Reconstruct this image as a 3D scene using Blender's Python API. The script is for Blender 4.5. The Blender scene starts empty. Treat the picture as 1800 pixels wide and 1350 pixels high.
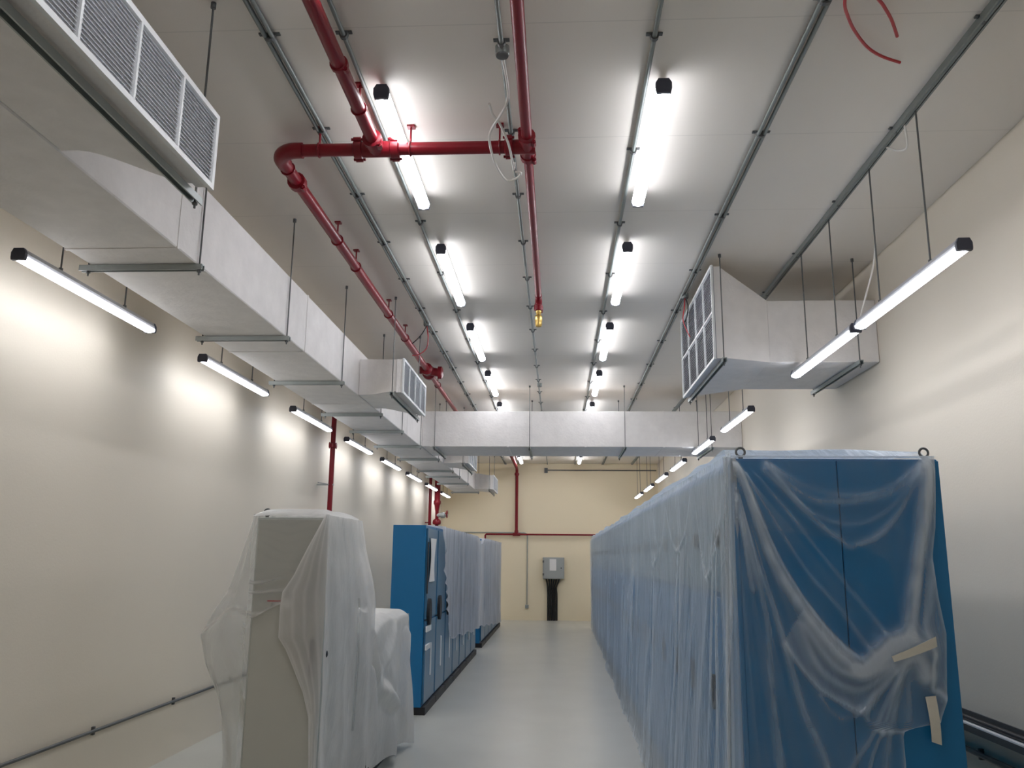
import bpy, math, random
import numpy as np
from mathutils import Vector, Matrix

random.seed(4)
rng = np.random.default_rng(7)
SC = bpy.context.scene
COL = SC.collection
PI = math.pi
H = 4.5                      # ceiling height
XL, XR = -3.42, 2.94         # side walls
YB, YE = -4.5, 24.6          # back wall and end wall

# ------------------------------------------------------------------ materials
def new_mat(name):
    m = bpy.data.materials.new(name); m.use_nodes = True
    nt = m.node_tree; nt.nodes.clear()
    out = nt.nodes.new('ShaderNodeOutputMaterial')
    return m, nt, out

def paint(name, col, rough=.5, metal=0., var=.06, scale=6., bump=0., bscale=60., spec=.5, coat=0., stretch=None):
    m, nt, out = new_mat(name)
    N, L = nt.nodes, nt.links
    b = N.new('ShaderNodeBsdfPrincipled')
    b.inputs['Roughness'].default_value = rough
    b.inputs['Metallic'].default_value = metal
    b.inputs['Specular IOR Level'].default_value = spec
    b.inputs['Coat Weight'].default_value = coat
    tc = N.new('ShaderNodeTexCoord')
    src = tc.outputs['Object']
    if stretch:
        mp = N.new('ShaderNodeMapping'); mp.inputs['Scale'].default_value = stretch
        L.new(src, mp.inputs['Vector']); src = mp.outputs['Vector']
    n = N.new('ShaderNodeTexNoise'); n.inputs['Scale'].default_value = scale; n.inputs['Detail'].default_value = 5
    L.new(src, n.inputs['Vector'])
    mix = N.new('ShaderNodeMix'); mix.data_type = 'RGBA'
    mix.inputs['A'].default_value = tuple(c*(1-var) for c in col)+(1,)
    mix.inputs['B'].default_value = tuple(min(1, c*(1+var)) for c in col)+(1,)
    L.new(n.outputs['Fac'], mix.inputs['Factor'])
    L.new(mix.outputs['Result'], b.inputs['Base Color'])
    if bump:
        n2 = N.new('ShaderNodeTexNoise'); n2.inputs['Scale'].default_value = bscale; n2.inputs['Detail'].default_value = 3
        L.new(src, n2.inputs['Vector'])
        bp = N.new('ShaderNodeBump'); bp.inputs['Strength'].default_value = bump; bp.inputs['Distance'].default_value = .01
        L.new(n2.outputs['Fac'], bp.inputs['Height']); L.new(bp.outputs['Normal'], b.inputs['Normal'])
    L.new(b.outputs[0], out.inputs[0])
    m['b'] = 1
    return m

def seam_ceiling():
    m = paint('ceiling_paint', (.76, .715, .65), rough=.55, var=.03, scale=.8, bump=.05, bscale=90)
    nt = m.node_tree; N, L = nt.nodes, nt.links
    b = [n for n in N if n.type == 'BSDF_PRINCIPLED'][0]
    tc = [n for n in N if n.type == 'TEX_COORD'][0]
    sep = N.new('ShaderNodeSeparateXYZ'); L.new(tc.outputs['Object'], sep.inputs[0])
    a = N.new('ShaderNodeMath'); a.operation = 'SUBTRACT'; a.inputs[1].default_value = 3.862 - 12.2
    L.new(sep.outputs['Y'], a.inputs[0])
    mo = N.new('ShaderNodeMath'); mo.operation = 'MODULO'; mo.inputs[1].default_value = 1.22; L.new(a.outputs[0], mo.inputs[0])
    lt = N.new('ShaderNodeMath'); lt.operation = 'LESS_THAN'; lt.inputs[1].default_value = .008; L.new(mo.outputs[0], lt.inputs[0])
    sc = N.new('ShaderNodeMath'); sc.operation = 'MULTIPLY'; sc.inputs[1].default_value = .18; L.new(lt.outputs[0], sc.inputs[0])
    mx = N.new('ShaderNodeMix'); mx.data_type = 'RGBA'; mx.inputs['B'].default_value = (.2, .19, .17, 1)
    old = b.inputs['Base Color'].links[0].from_socket
    L.new(sc.outputs[0], mx.inputs['Factor']); L.new(old, mx.inputs['A']); L.new(mx.outputs['Result'], b.inputs['Base Color'])
    return m

def lamp_glow(name, col, strength):
    m, nt, out = new_mat(name)
    e = nt.nodes.new('ShaderNodeEmission'); e.inputs[0].default_value = col+(1,); e.inputs[1].default_value = strength
    nt.links.new(e.outputs[0], out.inputs[0]); return m

def film(name, col, wr=(1, 1, 1), wscale=9., bump=.5):
    # thin polythene: opacity grows with the number of layers (attribute) and with the slant path through the film
    m, nt, out = new_mat(name); N, L = nt.nodes, nt.links
    at = N.new('ShaderNodeAttribute'); at.attribute_name = 'layers'
    g = N.new('ShaderNodeNewGeometry')
    tc = N.new('ShaderNodeTexCoord'); mp = N.new('ShaderNodeMapping'); mp.inputs['Scale'].default_value = wr
    L.new(tc.outputs['Object'], mp.inputs[0])
    nz = N.new('ShaderNodeTexNoise'); nz.inputs['Scale'].default_value = wscale; nz.inputs['Detail'].default_value = 6; nz.inputs['Distortion'].default_value = .6
    L.new(mp.outputs[0], nz.inputs['Vector'])
    bp = N.new('ShaderNodeBump'); bp.inputs['Strength'].default_value = bump; bp.inputs['Distance'].default_value = .03
    L.new(nz.outputs['Fac'], bp.inputs['Height'])
    dot = N.new('ShaderNodeVectorMath'); dot.operation = 'DOT_PRODUCT'
    L.new(bp.outputs['Normal'], dot.inputs[0]); L.new(g.outputs['Incoming'], dot.inputs[1])
    ab = N.new('ShaderNodeMath'); ab.operation = 'ABSOLUTE'; L.new(dot.outputs['Value'], ab.inputs[0])
    mx = N.new('ShaderNodeMath'); mx.operation = 'MAXIMUM'; mx.inputs[1].default_value = .16; L.new(ab.outputs[0], mx.inputs[0])
    iv = N.new('ShaderNodeMath'); iv.operation = 'DIVIDE'; iv.inputs[0].default_value = 1; L.new(mx.outputs[0], iv.inputs[1])
    om = N.new('ShaderNodeMath'); om.operation = 'SUBTRACT'; om.inputs[0].default_value = 1; L.new(at.outputs['Fac'], om.inputs[1])
    pw = N.new('ShaderNodeMath'); pw.operation = 'POWER'; L.new(om.outputs[0], pw.inputs[0]); L.new(iv.outputs[0], pw.inputs[1])
    op = N.new('ShaderNodeMath'); op.operation = 'SUBTRACT'; op.inputs[0].default_value = 1; L.new(pw.outputs[0], op.inputs[1]); op.use_clamp = True
    d = N.new('ShaderNodeBsdfDiffuse'); d.inputs[0].default_value = col+(1,); L.new(bp.outputs['Normal'], d.inputs['Normal'])
    t = N.new('ShaderNodeBsdfTranslucent'); t.inputs[0].default_value = col+(1,); L.new(bp.outputs['Normal'], t.inputs['Normal'])
    gl = N.new('ShaderNodeBsdfGlossy'); gl.inputs['Roughness'].default_value = .3; gl.inputs[0].default_value = (.9, .9, .9, 1); L.new(bp.outputs['Normal'], gl.inputs['Normal'])
    m1 = N.new('ShaderNodeMixShader'); m1.inputs[0].default_value = .4; L.new(d.outputs[0], m1.inputs[1]); L.new(t.outputs[0], m1.inputs[2])
    m2 = N.new('ShaderNodeMixShader'); m2.inputs[0].default_value = .1; L.new(m1.outputs[0], m2.inputs[1]); L.new(gl.outputs[0], m2.inputs[2])
    tr = N.new('ShaderNodeBsdfTransparent'); tr.inputs[0].default_value = (.97, .98, .99, 1)
    m3 = N.new('ShaderNodeMixShader'); L.new(op.outputs[0], m3.inputs[0]); L.new(tr.outputs[0], m3.inputs[1]); L.new(m2.outputs[0], m3.inputs[2])
    L.new(m3.outputs[0], out.inputs[0]); return m

M = dict(
    wall=paint('cream_wall_paint', (.70, .64, .535), rough=.6, var=.025, scale=1.2, bump=.08, bscale=70),
    endwall_lit=paint('end_wall_lit_paint', (.86, .755, .55), rough=.6, var=.03, scale=1.0, bump=.08, bscale=70),  # same cream paint, lightened and warmed in colour to imitate stronger light
    ceil=seam_ceiling(),
    floor=paint('grey_green_epoxy', (.50, .505, .465), rough=.34, var=.09, scale=1.6, bump=.02, bscale=20, coat=.1),
    duct=paint('white_duct_wrap', (.79, .765, .745), rough=.65, var=.11, scale=7, bump=.35, bscale=30),
    steel=paint('galvanised_steel', (.36, .39, .38), rough=.42, metal=.6, var=.1, scale=14),
    dark=paint('dark_steel', (.11, .115, .115), rough=.5, metal=.4, var=.1, scale=14),
    conduit=paint('conduit_steel', (.20, .22, .21), rough=.45, metal=.4, var=.12, scale=9),
    cap=paint('lamp_end_cap', (.055, .06, .085), rough=.45, var=.05),
    housing=paint('lamp_housing', (.42, .43, .46), rough=.4, var=.03),
    red=paint('red_pipe_enamel', (.20, .006, .014), rough=.33, var=.12, scale=8, spec=.35),
    brass=paint('brass', (.62, .42, .13), rough=.3, metal=.9, var=.05),
    blue=paint('blue_cabinet_enamel', (.006, .155, .36), rough=.38, var=.05, scale=2),
    blue_door_glare=paint('blue_door_glare_enamel', (.06, .18, .30), rough=.3, var=.06, scale=2),  # cabinet blue greyed in colour to imitate grazing glare on the fronts
    panel=paint('pale_instrument_panel', (.16, .27, .36), rough=.4, var=.05),
    black=paint('black_plastic', (.012, .012, .015), rough=.5, var=.1),
    white=paint('white_enamel', (.78, .80, .80), rough=.4, var=.02),
    slat=paint('grey_louvre', (.62, .64, .68), rough=.45, var=.03),
    duct_shade=paint('duct_inside_shade', (.30, .31, .33), rough=.9, var=.1),  # dark grey standing in for shade behind the slats
    beige=paint('beige_cabinet_enamel', (.47, .465, .41), rough=.45, var=.04, scale=2),
    sidegrey=paint('pale_green_grey_enamel', (.55, .58, .54), rough=.45, var=.03, scale=2),
    boxgrey=paint('grey_box_enamel', (.36, .38, .37), rough=.4, var=.05),
    paper=paint('white_paper', (.80, .79, .77), rough=.8, var=.04, bump=.2, bscale=20),
    tape=paint('cream_masking_tape', (.60, .58, .50), rough=.6, var=.08, scale=30),
    cable=paint('black_cable_sheath', (.006, .006, .007), rough=.55, var=.1),
    wcable=paint('white_cable_sheath', (.72, .70, .66), rough=.45, var=.03),
    rcable=paint('red_cable_sheath', (.42, .02, .03), rough=.4, var=.05),
    glow=lamp_glow('lamp_glow', (.93, .94, 1.0), 17.0),
    film=film('clear_polythene_film', (.79, .86, .91), wr=(1, 1, .35), wscale=9, bump=.7),
    film_white=film('milky_polythene_film', (.80, .79, .77), wr=(1, 1, .5), wscale=7, bump=.45),
    film_grey=film('smoky_polythene_film', (.72, .73, .76), wr=(1, .6, .3), wscale=6, bump=.4),
)

# ------------------------------------------------------------------ mesh builder
class MB:
    def __init__(s): s.v = []; s.f = []; s.sm = []; s.at = []
    def add(s, vs, fs, smooth=False):
        o = len(s.v); s.v += [tuple(map(float, p)) for p in vs]
        for f in fs: s.f.append(tuple(i+o for i in f)); s.sm.append(smooth)
        return s
    def box(s, x0, x1, y0, y1, z0, z1, b=0.):
        if b <= 0:
            vs = [(x, y, z) for z in (z0, z1) for y in (y0, y1) for x in (x0, x1)]
            return s.add(vs, [(0, 2, 3, 1), (4, 5, 7, 6), (0, 1, 5, 4), (2, 6, 7, 3), (0, 4, 6, 2), (1, 3, 7, 5)])
        lv = []
        def ring(i, z):
            X0, X1, Y0, Y1 = x0+i, x1-i, y0+i, y1-i
            c = b
            return [(X0+c, Y0, z), (X1-c, Y0, z), (X1, Y0+c, z), (X1, Y1-c, z), (X1-c, Y1, z), (X0+c, Y1, z), (X0, Y1-c, z), (X0, Y0+c, z)]
        return s.loft([ring(b*.7, z0), ring(0, z0+b), ring(0, z1-b), ring(b*.7, z1)], smooth=False)
    def loft(s, rings, smooth=True, cap=True, closed=True):
        n = len(rings[0]); vs = [p for r in rings for p in r]; fs = []
        for i in range(len(rings)-1):
            for j in range(n if closed else n-1):
                a, b_ = i*n+j, i*n+(j+1) % n
                fs.append((a, b_, b_+n, a+n))
        s.add(vs, fs, smooth)
        if cap:
            o = len(s.v)-len(vs)
            s.f.append(tuple(o+j for j in reversed(range(n)))); s.sm.append(False)
            s.f.append(tuple(o+(len(rings)-1)*n+j for j in range(n))); s.sm.append(False)
        return s
    def tube(s, pts, r, n=10, cap=True):
        pts = [Vector(p) for p in pts]
        rs = r if isinstance(r, (list, tuple)) else [r]*len(pts)
        t0 = (pts[1]-pts[0]).normalized()
        up = Vector((0, 0, 1)) if abs(t0.z) < .9 else Vector((1, 0, 0))
        nrm = t0.cross(up).normalized(); rings = []
        for i, p in enumerate(pts):
            a = pts[max(i-1, 0)]; b = pts[min(i+1, len(pts)-1)]
            t = (b-a).normalized() if (b-a).length > 1e-9 else t0
            nrm = (nrm - t*nrm.dot(t))
            nrm = nrm.normalized() if nrm.length > 1e-6 else t.orthogonal().normalized()
            bn = t.cross(nrm)
            k = 1.
            if 0 < i < len(pts)-1:
                d1, d2 = (p-a).normalized(), (b-p).normalized()
                k = 1/max(.6, math.cos(d1.angle(d2, 0)/2))
            rings.append([p+(nrm*math.cos(2*PI*j/n)+bn*math.sin(2*PI*j/n))*rs[i]*k for j in range(n)])
        return s.loft(rings, True, cap)
    def cyl(s, a, b, r, n=12): return s.tube([a, b], r, n)
    def lathe(s, origin, axis, prof, n=16):
        # prof: (distance along axis, radius)
        ax = Vector(axis).normalized(); o = Vector(origin); u = ax.orthogonal().normalized(); w = ax.cross(u)
        rings = [[o+ax*d+(u*math.cos(2*PI*j/n)+w*math.sin(2*PI*j/n))*max(r, 1e-4) for j in range(n)] for d, r in prof]
        return s.loft(rings, True, True)
    def torus(s, c, axis, R, r, n=20, k=8):
        ax = Vector(axis).normalized(); u = ax.orthogonal().normalized(); w = ax.cross(u); c = Vector(c); vs = []; fs = []
        for i in range(n):
            d = u*math.cos(2*PI*i/n)+w*math.sin(2*PI*i/n)
            for j in range(k): vs.append(c+d*(R+r*math.cos(2*PI*j/k))+ax*r*math.sin(2*PI*j/k))
        for i in range(n):
            for j in range(k):
                fs.append((i*k+j, ((i+1) % n)*k+j, ((i+1) % n)*k+(j+1) % k, i*k+(j+1) % k))
        return s.add(vs, fs, True)
    def prism(s, prof, axis, a0, a1, smooth=False):
        # prof: 2d points; axis 'y': (x, z) pairs swept along y; 'x': (y, z) pairs; 'z': (x, y)
        def P(p, a): return {'y': (p[0], a, p[1]), 'x': (a, p[0], p[1]), 'z': (p[0], p[1], a)}[axis]
        return s.loft([[P(p, a0) for p in prof], [P(p, a1) for p in prof]], smooth)
    def build(s, name, mat, parent=None, loc=(0, 0, 0), rel=True):
        """rel: the coordinates given are world ones; take the parent's place off"""
        off = Vector(loc)
        if parent is not None and rel: off = parent.matrix_world.translation.copy() if False else Vector(parent['_at'])
        me = bpy.data.meshes.new(name)
        me.from_pydata([tuple(Vector(p)-off) for p in s.v], [], s.f)
        for p, q in zip(me.polygons, s.sm): p.use_smooth = q
        me.materials.append(M[mat]); me.update()
        if any(s.sm): me.set_sharp_from_angle(angle=math.radians(50))
        o = bpy.data.objects.new(name, me); COL.objects.link(o)
        if parent is not None: o.parent = parent; o['_at'] = tuple(off)
        else: o.location = loc; o['_at'] = tuple(loc)
        return o

def tag(o, label, cat, group=None):
    o['label'] = label; o['category'] = cat
    if group: o['group'] = group
    return o
def thing(name, label, cat, loc=(0, 0, 0), group=None):
    o = bpy.data.objects.new(name, None); o.empty_display_size = .1; COL.objects.link(o)
    o.location = loc; o['_at'] = tuple(loc)
    return tag(o, label, cat, group)
def struct(o): o['kind'] = 'structure'; return o
def copy_tree(root, loc, label):
    r = root.copy(); COL.objects.link(r); r.location = loc; r['label'] = label; r['_at'] = tuple(loc)
    for ch in list(root.children):
        c = ch.copy(); COL.objects.link(c); c.parent = r
        for g in list(ch.children):
            d = g.copy(); COL.objects.link(d); d.parent = c
    return r

ORD = ['first', 'second', 'third', 'fourth', 'fifth', 'sixth', 'seventh', 'eighth', 'ninth', 'tenth', 'eleventh', 'twelfth', 'thirteenth']

# ------------------------------------------------------------------ room shell
struct(MB().box(XL-.2, XR+.2, YB-.2, YE+.2, -.2, 0).build('floor', 'floor'))
struct(MB().box(XL-.2, XR+.2, YB-.2, YE+.2, H, H+.2).build('ceiling', 'ceil'))
struct(MB().box(XL-.2, XL, YB-.2, YE+.2, 0, H).build('wall_left', 'wall'))
struct(MB().box(XR, XR+.2, YB-.2, YE+.2, 0, H).build('wall_right', 'wall'))
struct(MB().box(XL, XR, YE, YE+.2, 0, H).build('wall_end', 'endwall_lit'))
struct(MB().box(XL, XR, YB-.2, YB, 0, H).build('wall_back', 'wall'))

# ------------------------------------------------------------------ lamps
LAMP_LEN = 1.6
def make_lamp(loc, rod, label, group, name):
    drop = .02 if rod else .040
    t = thing(name, label, 'lamp', loc, group)
    x, y, z = loc; h = LAMP_LEN/2
    # luminous underside, the dark housing sits above it
    hw = .036
    MB().prism([(x-hw, z+.0125), (x-hw, z+.035), (x-.026, z+.06), (x+.026, z+.06), (x+hw, z+.035), (x+hw, z+.0125)], 'y', y-h+.02, y+h-.02).build('housing', 'housing', t)
    w = .042 if rod else .0455
    zt_ = z+.0122 if rod else z+.0135
    prof = [(x-w, zt_)]+[(x+w*math.sin(a), zt_-.004-drop*math.cos(a)) for a in np.linspace(-PI/2+.02, PI/2-.02, 11)]+[(x+w, zt_)]
    if not rod: prof += [(x+hw+.001, zt_), (x+hw+.001, zt_-.004), (x-hw-.001, zt_-.004), (x-hw-.001, zt_)]
    MB().prism(prof, 'y', y-h+.02, y+h-.02, False).build('diffuser', 'glow', t)
    for s in (-1, 1):
        c = MB().prism([(x-.040, zt_-.002-drop), (x-w-.001, zt_-drop*.4), (x-w-.001, z+.035), (x-.03, z+.061), (x+.03, z+.061), (x+w+.001, z+.035), (x+w+.001, zt_-drop*.4), (x+.040, zt_-.002-drop)], 'y', y+s*(h-.022), y+s*h)
        c.build('end_cap', 'cap', t)
    if rod:
        for s in (-.29, .49):
            q = MB().cyl((x, y+s-.1, z+.06), (x, y+s-.1, H), .0055, 6)
            q.cyl((x, y+s-.1, z+.058), (x, y+s-.1, z+.085), .013, 8).cyl((x, y+s-.1, H-.02), (x, y+s-.1, H), .016, 8)
            q.build('hanging_rod', 'dark', t)
    else:
        for s in (-.45, .45):
            MB().box(x-.02, x+.02, y+s-.02, y+s+.02, z+.06, H).build('mounting_clip', 'steel', t)
    return t

ROWY = [4.35+2.53*k+LAMP_LEN/2 for k in range(-2, 8)]  # nearest ceiling slot: unseen battens added to brighten the front of the room
def lamp_row(x, z, ys, rod, text, group, name):
    first = None
    for i, y in enumerate(ys):
        lab = text % (ORD[i] if rod else 'unseen, added for fill, nearest' if i == 0 else 'out of view, second' if i == 1 else ORD[i-2]+' seen')
        if i == 0: first = make_lamp((x, y, z), rod, lab, group, name)
        else: copy_tree(first, (x, y, z), lab)
lamp_row(-3.1, 3.41, ROWY[2:], True, 'LED batten hung on rods along the left wall, %s from the front', 'battens hung along the left wall', 'hanging_batten_lamp')
lamp_row(2.2, 3.41, [5.15, 6.82, 10.2, 12.6, 15.25, 17.7, 20.2, 22.7], True, 'LED batten hung on rods along the right wall, %s from the front', 'battens hung along the right wall', 'hanging_batten_lamp')
lamp_row(-1.03, 4.405, ROWY, False, 'ceiling LED batten left of the middle pipe, %s from the front', 'left row of ceiling battens', 'ceiling_batten_lamp')
lamp_row(.615, 4.405, ROWY, False, 'ceiling LED batten right of the middle pipe, %s from the front', 'right row of ceiling battens', 'ceiling_batten_lamp')

# ------------------------------------------------------------------ ceiling conduits
def conduit(x, label, ys, kind='single', y1=YE):
    t = thing('ceiling_conduit', label, 'conduit', (x, 3., H), 'steel conduits along the ceiling')
    if kind == 'single':
        MB().cyl((x, YB, H-.022), (x, y1, H-.022), .0135, 8).build('pipe_run', 'conduit', t)
    elif kind == 'double':
        for dx in (-.018, .018): MB().cyl((x+dx, YB, H-.022), (x+dx, y1, H-.022), .0135, 8).build('pipe_run', 'conduit', t)
    else:
        m = MB(); m.prism([(x-.024, H), (x-.024, H-.042), (x-.012, H-.042), (x-.012, H-.036), (x-.018, H-.036), (x-.018, H-.004), (x+.018, H-.004), (x+.018, H-.036), (x+.012, H-.036), (x+.012, H-.042), (x+.024, H-.042), (x+.024, H)], 'y', YB, y1)
        m.cyl((x, YB, H-.03), (x, y1, H-.03), .012, 8)
        m.build('strut_channel', 'conduit', t)
    w = .045 if kind == 'double' else .032
    base = MB()
    for i, y in enumerate(ys):
        s = MB().box(x-w-.012, x+w+.012, y-.012, y+.012, H-.008, H)
        pr = [(x-w*.75, H-.008)]+[(x+w*.75*math.cos(a), H-.014-.03*math.sin(a)) for a in np.linspace(PI, 0, 7)]+[(x+w*.75, H-.008)]
        s.prism(pr, 'y', y-.012, y+.012)
        s.build('saddle_clip', 'dark', t)
    return t
S = lambda a, b, d: list(np.arange(a, b, d))
conduit(-1.545, 'steel conduit on the ceiling left of the left ceiling lamp row, leftmost of all', S(3.9, 23, 1.0), 'double')
conduit(-1.14, 'steel conduit on the ceiling beside the left row of ceiling lamps', S(3.9, 23, 1.27))
conduit(-.30, 'steel conduit on the ceiling beside the middle red pipe with nozzle', S(4.0, 23, .97))
conduit(.52, 'steel conduit on the ceiling beside the right row of ceiling lamps', S(3.98, 23, 1.27))
conduit(1.335, 'twin steel conduits on the ceiling passing the end of the right grille', S(3.72, 23, 1.33), 'double')
conduit(2.19, 'heavy steel strut channel on the ceiling holding the right hanging lamps', S(3.9, 23, 1.13), 'strut', 24.5)
for x, y, lab in ((-.30, 4.07, 'round junction box on the middle ceiling conduit above the looped white cable'),
                  (-.285, 13.05, 'round junction box on the middle ceiling conduit close to the cross duct'),
                  (1.345, 8.45, 'round junction box above the dangling red wires near the right grille'),
                  (-1.555, 9.45, 'round junction box on the leftmost conduit above dangling wires')):
    t = thing('junction_box', lab, 'junction box', (x, y, H), 'round junction boxes on the ceiling conduits')
    MB().lathe((x, y, H), (0, 0, -1), [(0, .04), (.045, .04), (.05, .036)], 16).build('box_body', 'conduit', t)
    MB().lathe((x, y, H-.05), (0, 0, -1), [(0, .036), (.008, .034), (.01, .028)], 16).build('lid', 'dark', t)

# ------------------------------------------------------------------ air ducts
def duct_joint(m, x0, x1, y, z0, z1, w=.012, e=.006):
    m.box(x0-e, x1+e, y-w, y+w, z0-e, z1+e)
main = thing('air_duct', 'long white wrapped air duct hung along the left wall under the ceiling', 'duct', (-2.535, 10, 3.49))
m = MB().box(-2.87, -2.2, -1.5, 14.51, 3.49, 4.0, .008)
m.build('duct_body', 'duct', main)
m = MB().box(-2.83, -2.16, 14.51, 22.9, 3.49, 3.95, .008)
m.build('duct_extension', 'duct', main)
for y in (2.0, 4.43, 6.9, 9.4, 11.9, 15.6, 18.7, 21.2):
    m = MB(); duct_joint(m, -2.87 if y < 13.9 else -2.83, -2.2 if y < 13.9 else -2.16, y, 3.49, 4.0 if y < 13.9 else 3.95, .012, .004); m.build('joint_band', 'duct', main)
cross = thing('air_duct', 'white cross duct spanning the room below the ceiling before the end wall', 'duct', (.4, 13.9, 3.5))
MB().box(-2.199, XR-.002, 13.25, 14.5, 3.5, 4.08, .008).build('duct_body', 'duct', cross)
for x in (-2.05, -.8, .45, 1.7):
    MB().box(x-.012, x+.012, 13.246, 14.504, 3.496, 4.084).build('joint_band', 'duct', cross)

def louvre_x(t, X, sgn, y0, y1, z0, z1, cols, rows, nsl):
    """grille in a plane x = X facing sgn*x: white frame with bars, one part per panel of slats, dark sheet painted as the shade inside the duct"""
    f = .026
    a, b = (X-.006, X+.014) if sgn > 0 else (X-.014, X+.006)
    m = MB()
    m.box(a, b, y0, y1, z0, z0+f).box(a, b, y0, y1, z1-f, z1).box(a, b, y0, y0+f, z0+f, z1-f).box(a, b, y1-f, y1, z0+f, z1-f)
    for c in range(1, cols):
        y = y0+(y1-y0)*c/cols; m.box(a, b, y-.007, y+.007, z0+f, z1-f)
    for r in range(1, rows):
        z = z0+(z1-z0)*r/rows; m.box(a+.001, b-.001, y0+f, y1-f, z-.009, z+.009)
    fr = m.build('grille_frame', 'white', t)
    MB().box(X-.012*sgn-.003, X-.012*sgn+.003, y0+f*.5, y1-f*.5, z0+f*.5, z1-f*.5).build('mouth_shade', 'duct_shade', t)  # flat dark sheet painted as shade behind the slats
    for c in range(cols):
        for r in range(rows):
            A = y0+(y1-y0)*c/cols+(f if c == 0 else .009); B = y0+(y1-y0)*(c+1)/cols-(f if c == cols-1 else .009)
            C_ = z0+(z1-z0)*r/rows+(f if r == 0 else .009); D_ = z0+(z1-z0)*(r+1)/rows-(f if r == rows-1 else .009)
            s = MB()
            for k in range(nsl):
                z = C_+(D_-C_)*(k+.5)/nsl; d = (D_-C_)/nsl*.36
                s.prism([(X-.008*sgn, z+d), (X+.006*sgn, z-d*.6), (X+.006*sgn, z-d*.6-.002), (X-.008*sgn, z+d-.003)], 'y', A, B)
            s.build('louvre_panel', 'slat', t)

def smooth(t): return t*t*(3-2*t)
def branch(label, y0, y1):
    xm, xg = -2.2, -1.65
    t = thing('duct_outlet', label, 'duct outlet', (xm, (y0+y1)/2, 3.49), 'flared outlets of the left air duct')
    rings = []
    def rect(x, a, b, z0, z1): return [(x, a, z0), (x, b, z0), (x, b, z1), (x, a, z1)]
    inset = .30
    for i in range(13):
        u = i/12; s = smooth(min(1, max(0, (u-.15)/.85)))
        x = xm+.004+(xg-.07-xm)*u
        rings.append(rect(x, y0+.012+inset*(1-s), y1-.012-inset*(1-s), 3.497-.022*s, 3.90-.075*s))
    MB().loft(rings, True, True).build('flared_neck', 'duct', t)
    MB().box(xg-.068, xg-.008, y0, y1, 3.462, 3.825).build('collar', 'steel' if False else 'duct', t)
    louvre_x(t, xg, 1, y0-.012, y1+.012, 3.45, 3.835, 4, 1, 18)
    return t
branch('big nearest duct outlet with white louvred grille at the top left corner', 2.08, 3.58)
branch('second duct outlet from the front, white grille beside the left red pipe', 8.57, 10.05)
branch('third duct outlet, small, seen just under the cross duct', 15.3, 16.75)
branch('last duct outlet at the far end of the left duct', 21.3, 22.75)

# right-hand unit, out of the right wall
t = thing('duct_outlet', 'large flared duct outlet with white filter grille coming from the right wall', 'duct outlet', (2.2, 8.1, 3.53))
MB().box(1.95, XR-.002, 7.52, 8.77, 3.53, 4.12, .006).build('duct_stub', 'duct', t)
rings = []
for i in range(7):
    u = i/6
    x = 1.952-.46*u
    rings.append([(x, 7.52-.18*u, 3.53), (x, 8.77+.42*u, 3.53), (x, 8.77+.42*u, 4.12+.27*u), (x, 7.52-.18*u, 4.12+.27*u)])
MB().loft([r[::-1] for r in rings], False, True).build('flared_neck', 'duct', t)
MB().box(1.432, 1.492, 7.335, 9.195, 3.525, 4.395).build('collar', 'duct', t)
louvre_x(t, 1.42, -1, 7.32, 9.21, 3.515, 4.405, 4, 2, 16)

# hangers: strut below the duct on two threaded rods
def rod_mesh(x, y, z0, tail=.03):
    m = MB().cyl((x, y, z0-tail), (x, y, H), .0055, 6)
    m.cyl((x, y, z0-.012), (x, y, z0), .013, 6).cyl((x, y, H-.03), (x, y, H), .014, 8)
    return m
def hanger(label, a, b, z, group):
    ax, ay = a; bx, by = b
    t = thing('duct_hanger', label, 'duct hanger', ((ax+bx)/2, (ay+by)/2, z), group)
    m = MB(); w = .02
    if abs(ax-bx) > abs(ay-by):
        m.prism([(ay-w, z), (ay-w, z-.036), (ay-w+.007, z-.036), (ay-w+.007, z-.006), (ay+w-.007, z-.006), (ay+w-.007, z-.036), (ay+w, z-.036), (ay+w, z)], 'x', min(ax, bx)-.05, max(ax, bx)+.025)
    else:
        m.prism([(ax-w, z), (ax-w, z-.036), (ax-w+.007, z-.036), (ax-w+.007, z-.006), (ax+w-.007, z-.006), (ax+w-.007, z-.036), (ax+w, z-.036), (ax+w, z)], 'y', min(ay, by)-.04, max(ay, by)+.04)
    m.build('strut_bar', 'steel', t)
    rod_mesh(ax, ay, z-.036).build('threaded_rod', 'dark', t)
    rod_mesh(bx, by, z-.036).build('threaded_rod', 'dark', t)
    return t
G1 = 'hangers carrying the left air duct'
for i, y in enumerate((4.70, 6.375, 8.12, 10.02, 11.45, 13.05, 14.82, 16.9, 18.1, 19.85, 22.5)):
    dx = .04 if y > 13.9 else 0
    hanger(f'steel strut and rods under the left air duct, {ORD[i]} from the front', (-2.885+dx, y), (-2.187+dx, y), 3.486, G1)
for i, (x, w) in enumerate(((-1.99, 'leftmost, by the corner with the left duct'), (-.45, 'left of its middle'), (1.08, 'right of its middle'), (2.45, 'rightmost, behind the hanging lamps'))):
    hanger(f'steel strut and rods under the cross duct, {w}', (x, 13.225), (x, 14.525), 3.496, 'hangers carrying the cross duct')
for y0, y1, w in ((2.0, 3.64, 'nearest outlet of the left duct'), (8.5, 10.12, 'second outlet of the left duct'), (15.2, 16.83, 'third outlet of the left duct'), (21.2, 22.83, 'last outlet of the left duct')):
    hanger(f'steel strut and rods below the {w}', (-1.745, y0), (-1.745, y1), 3.448, 'hangers carrying the outlets of the left duct')
hanger('steel strut and rods below the grille of the right duct outlet', (1.49, 7.3), (1.49, 9.23), 3.515, 'hangers carrying the right duct outlet')
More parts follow.
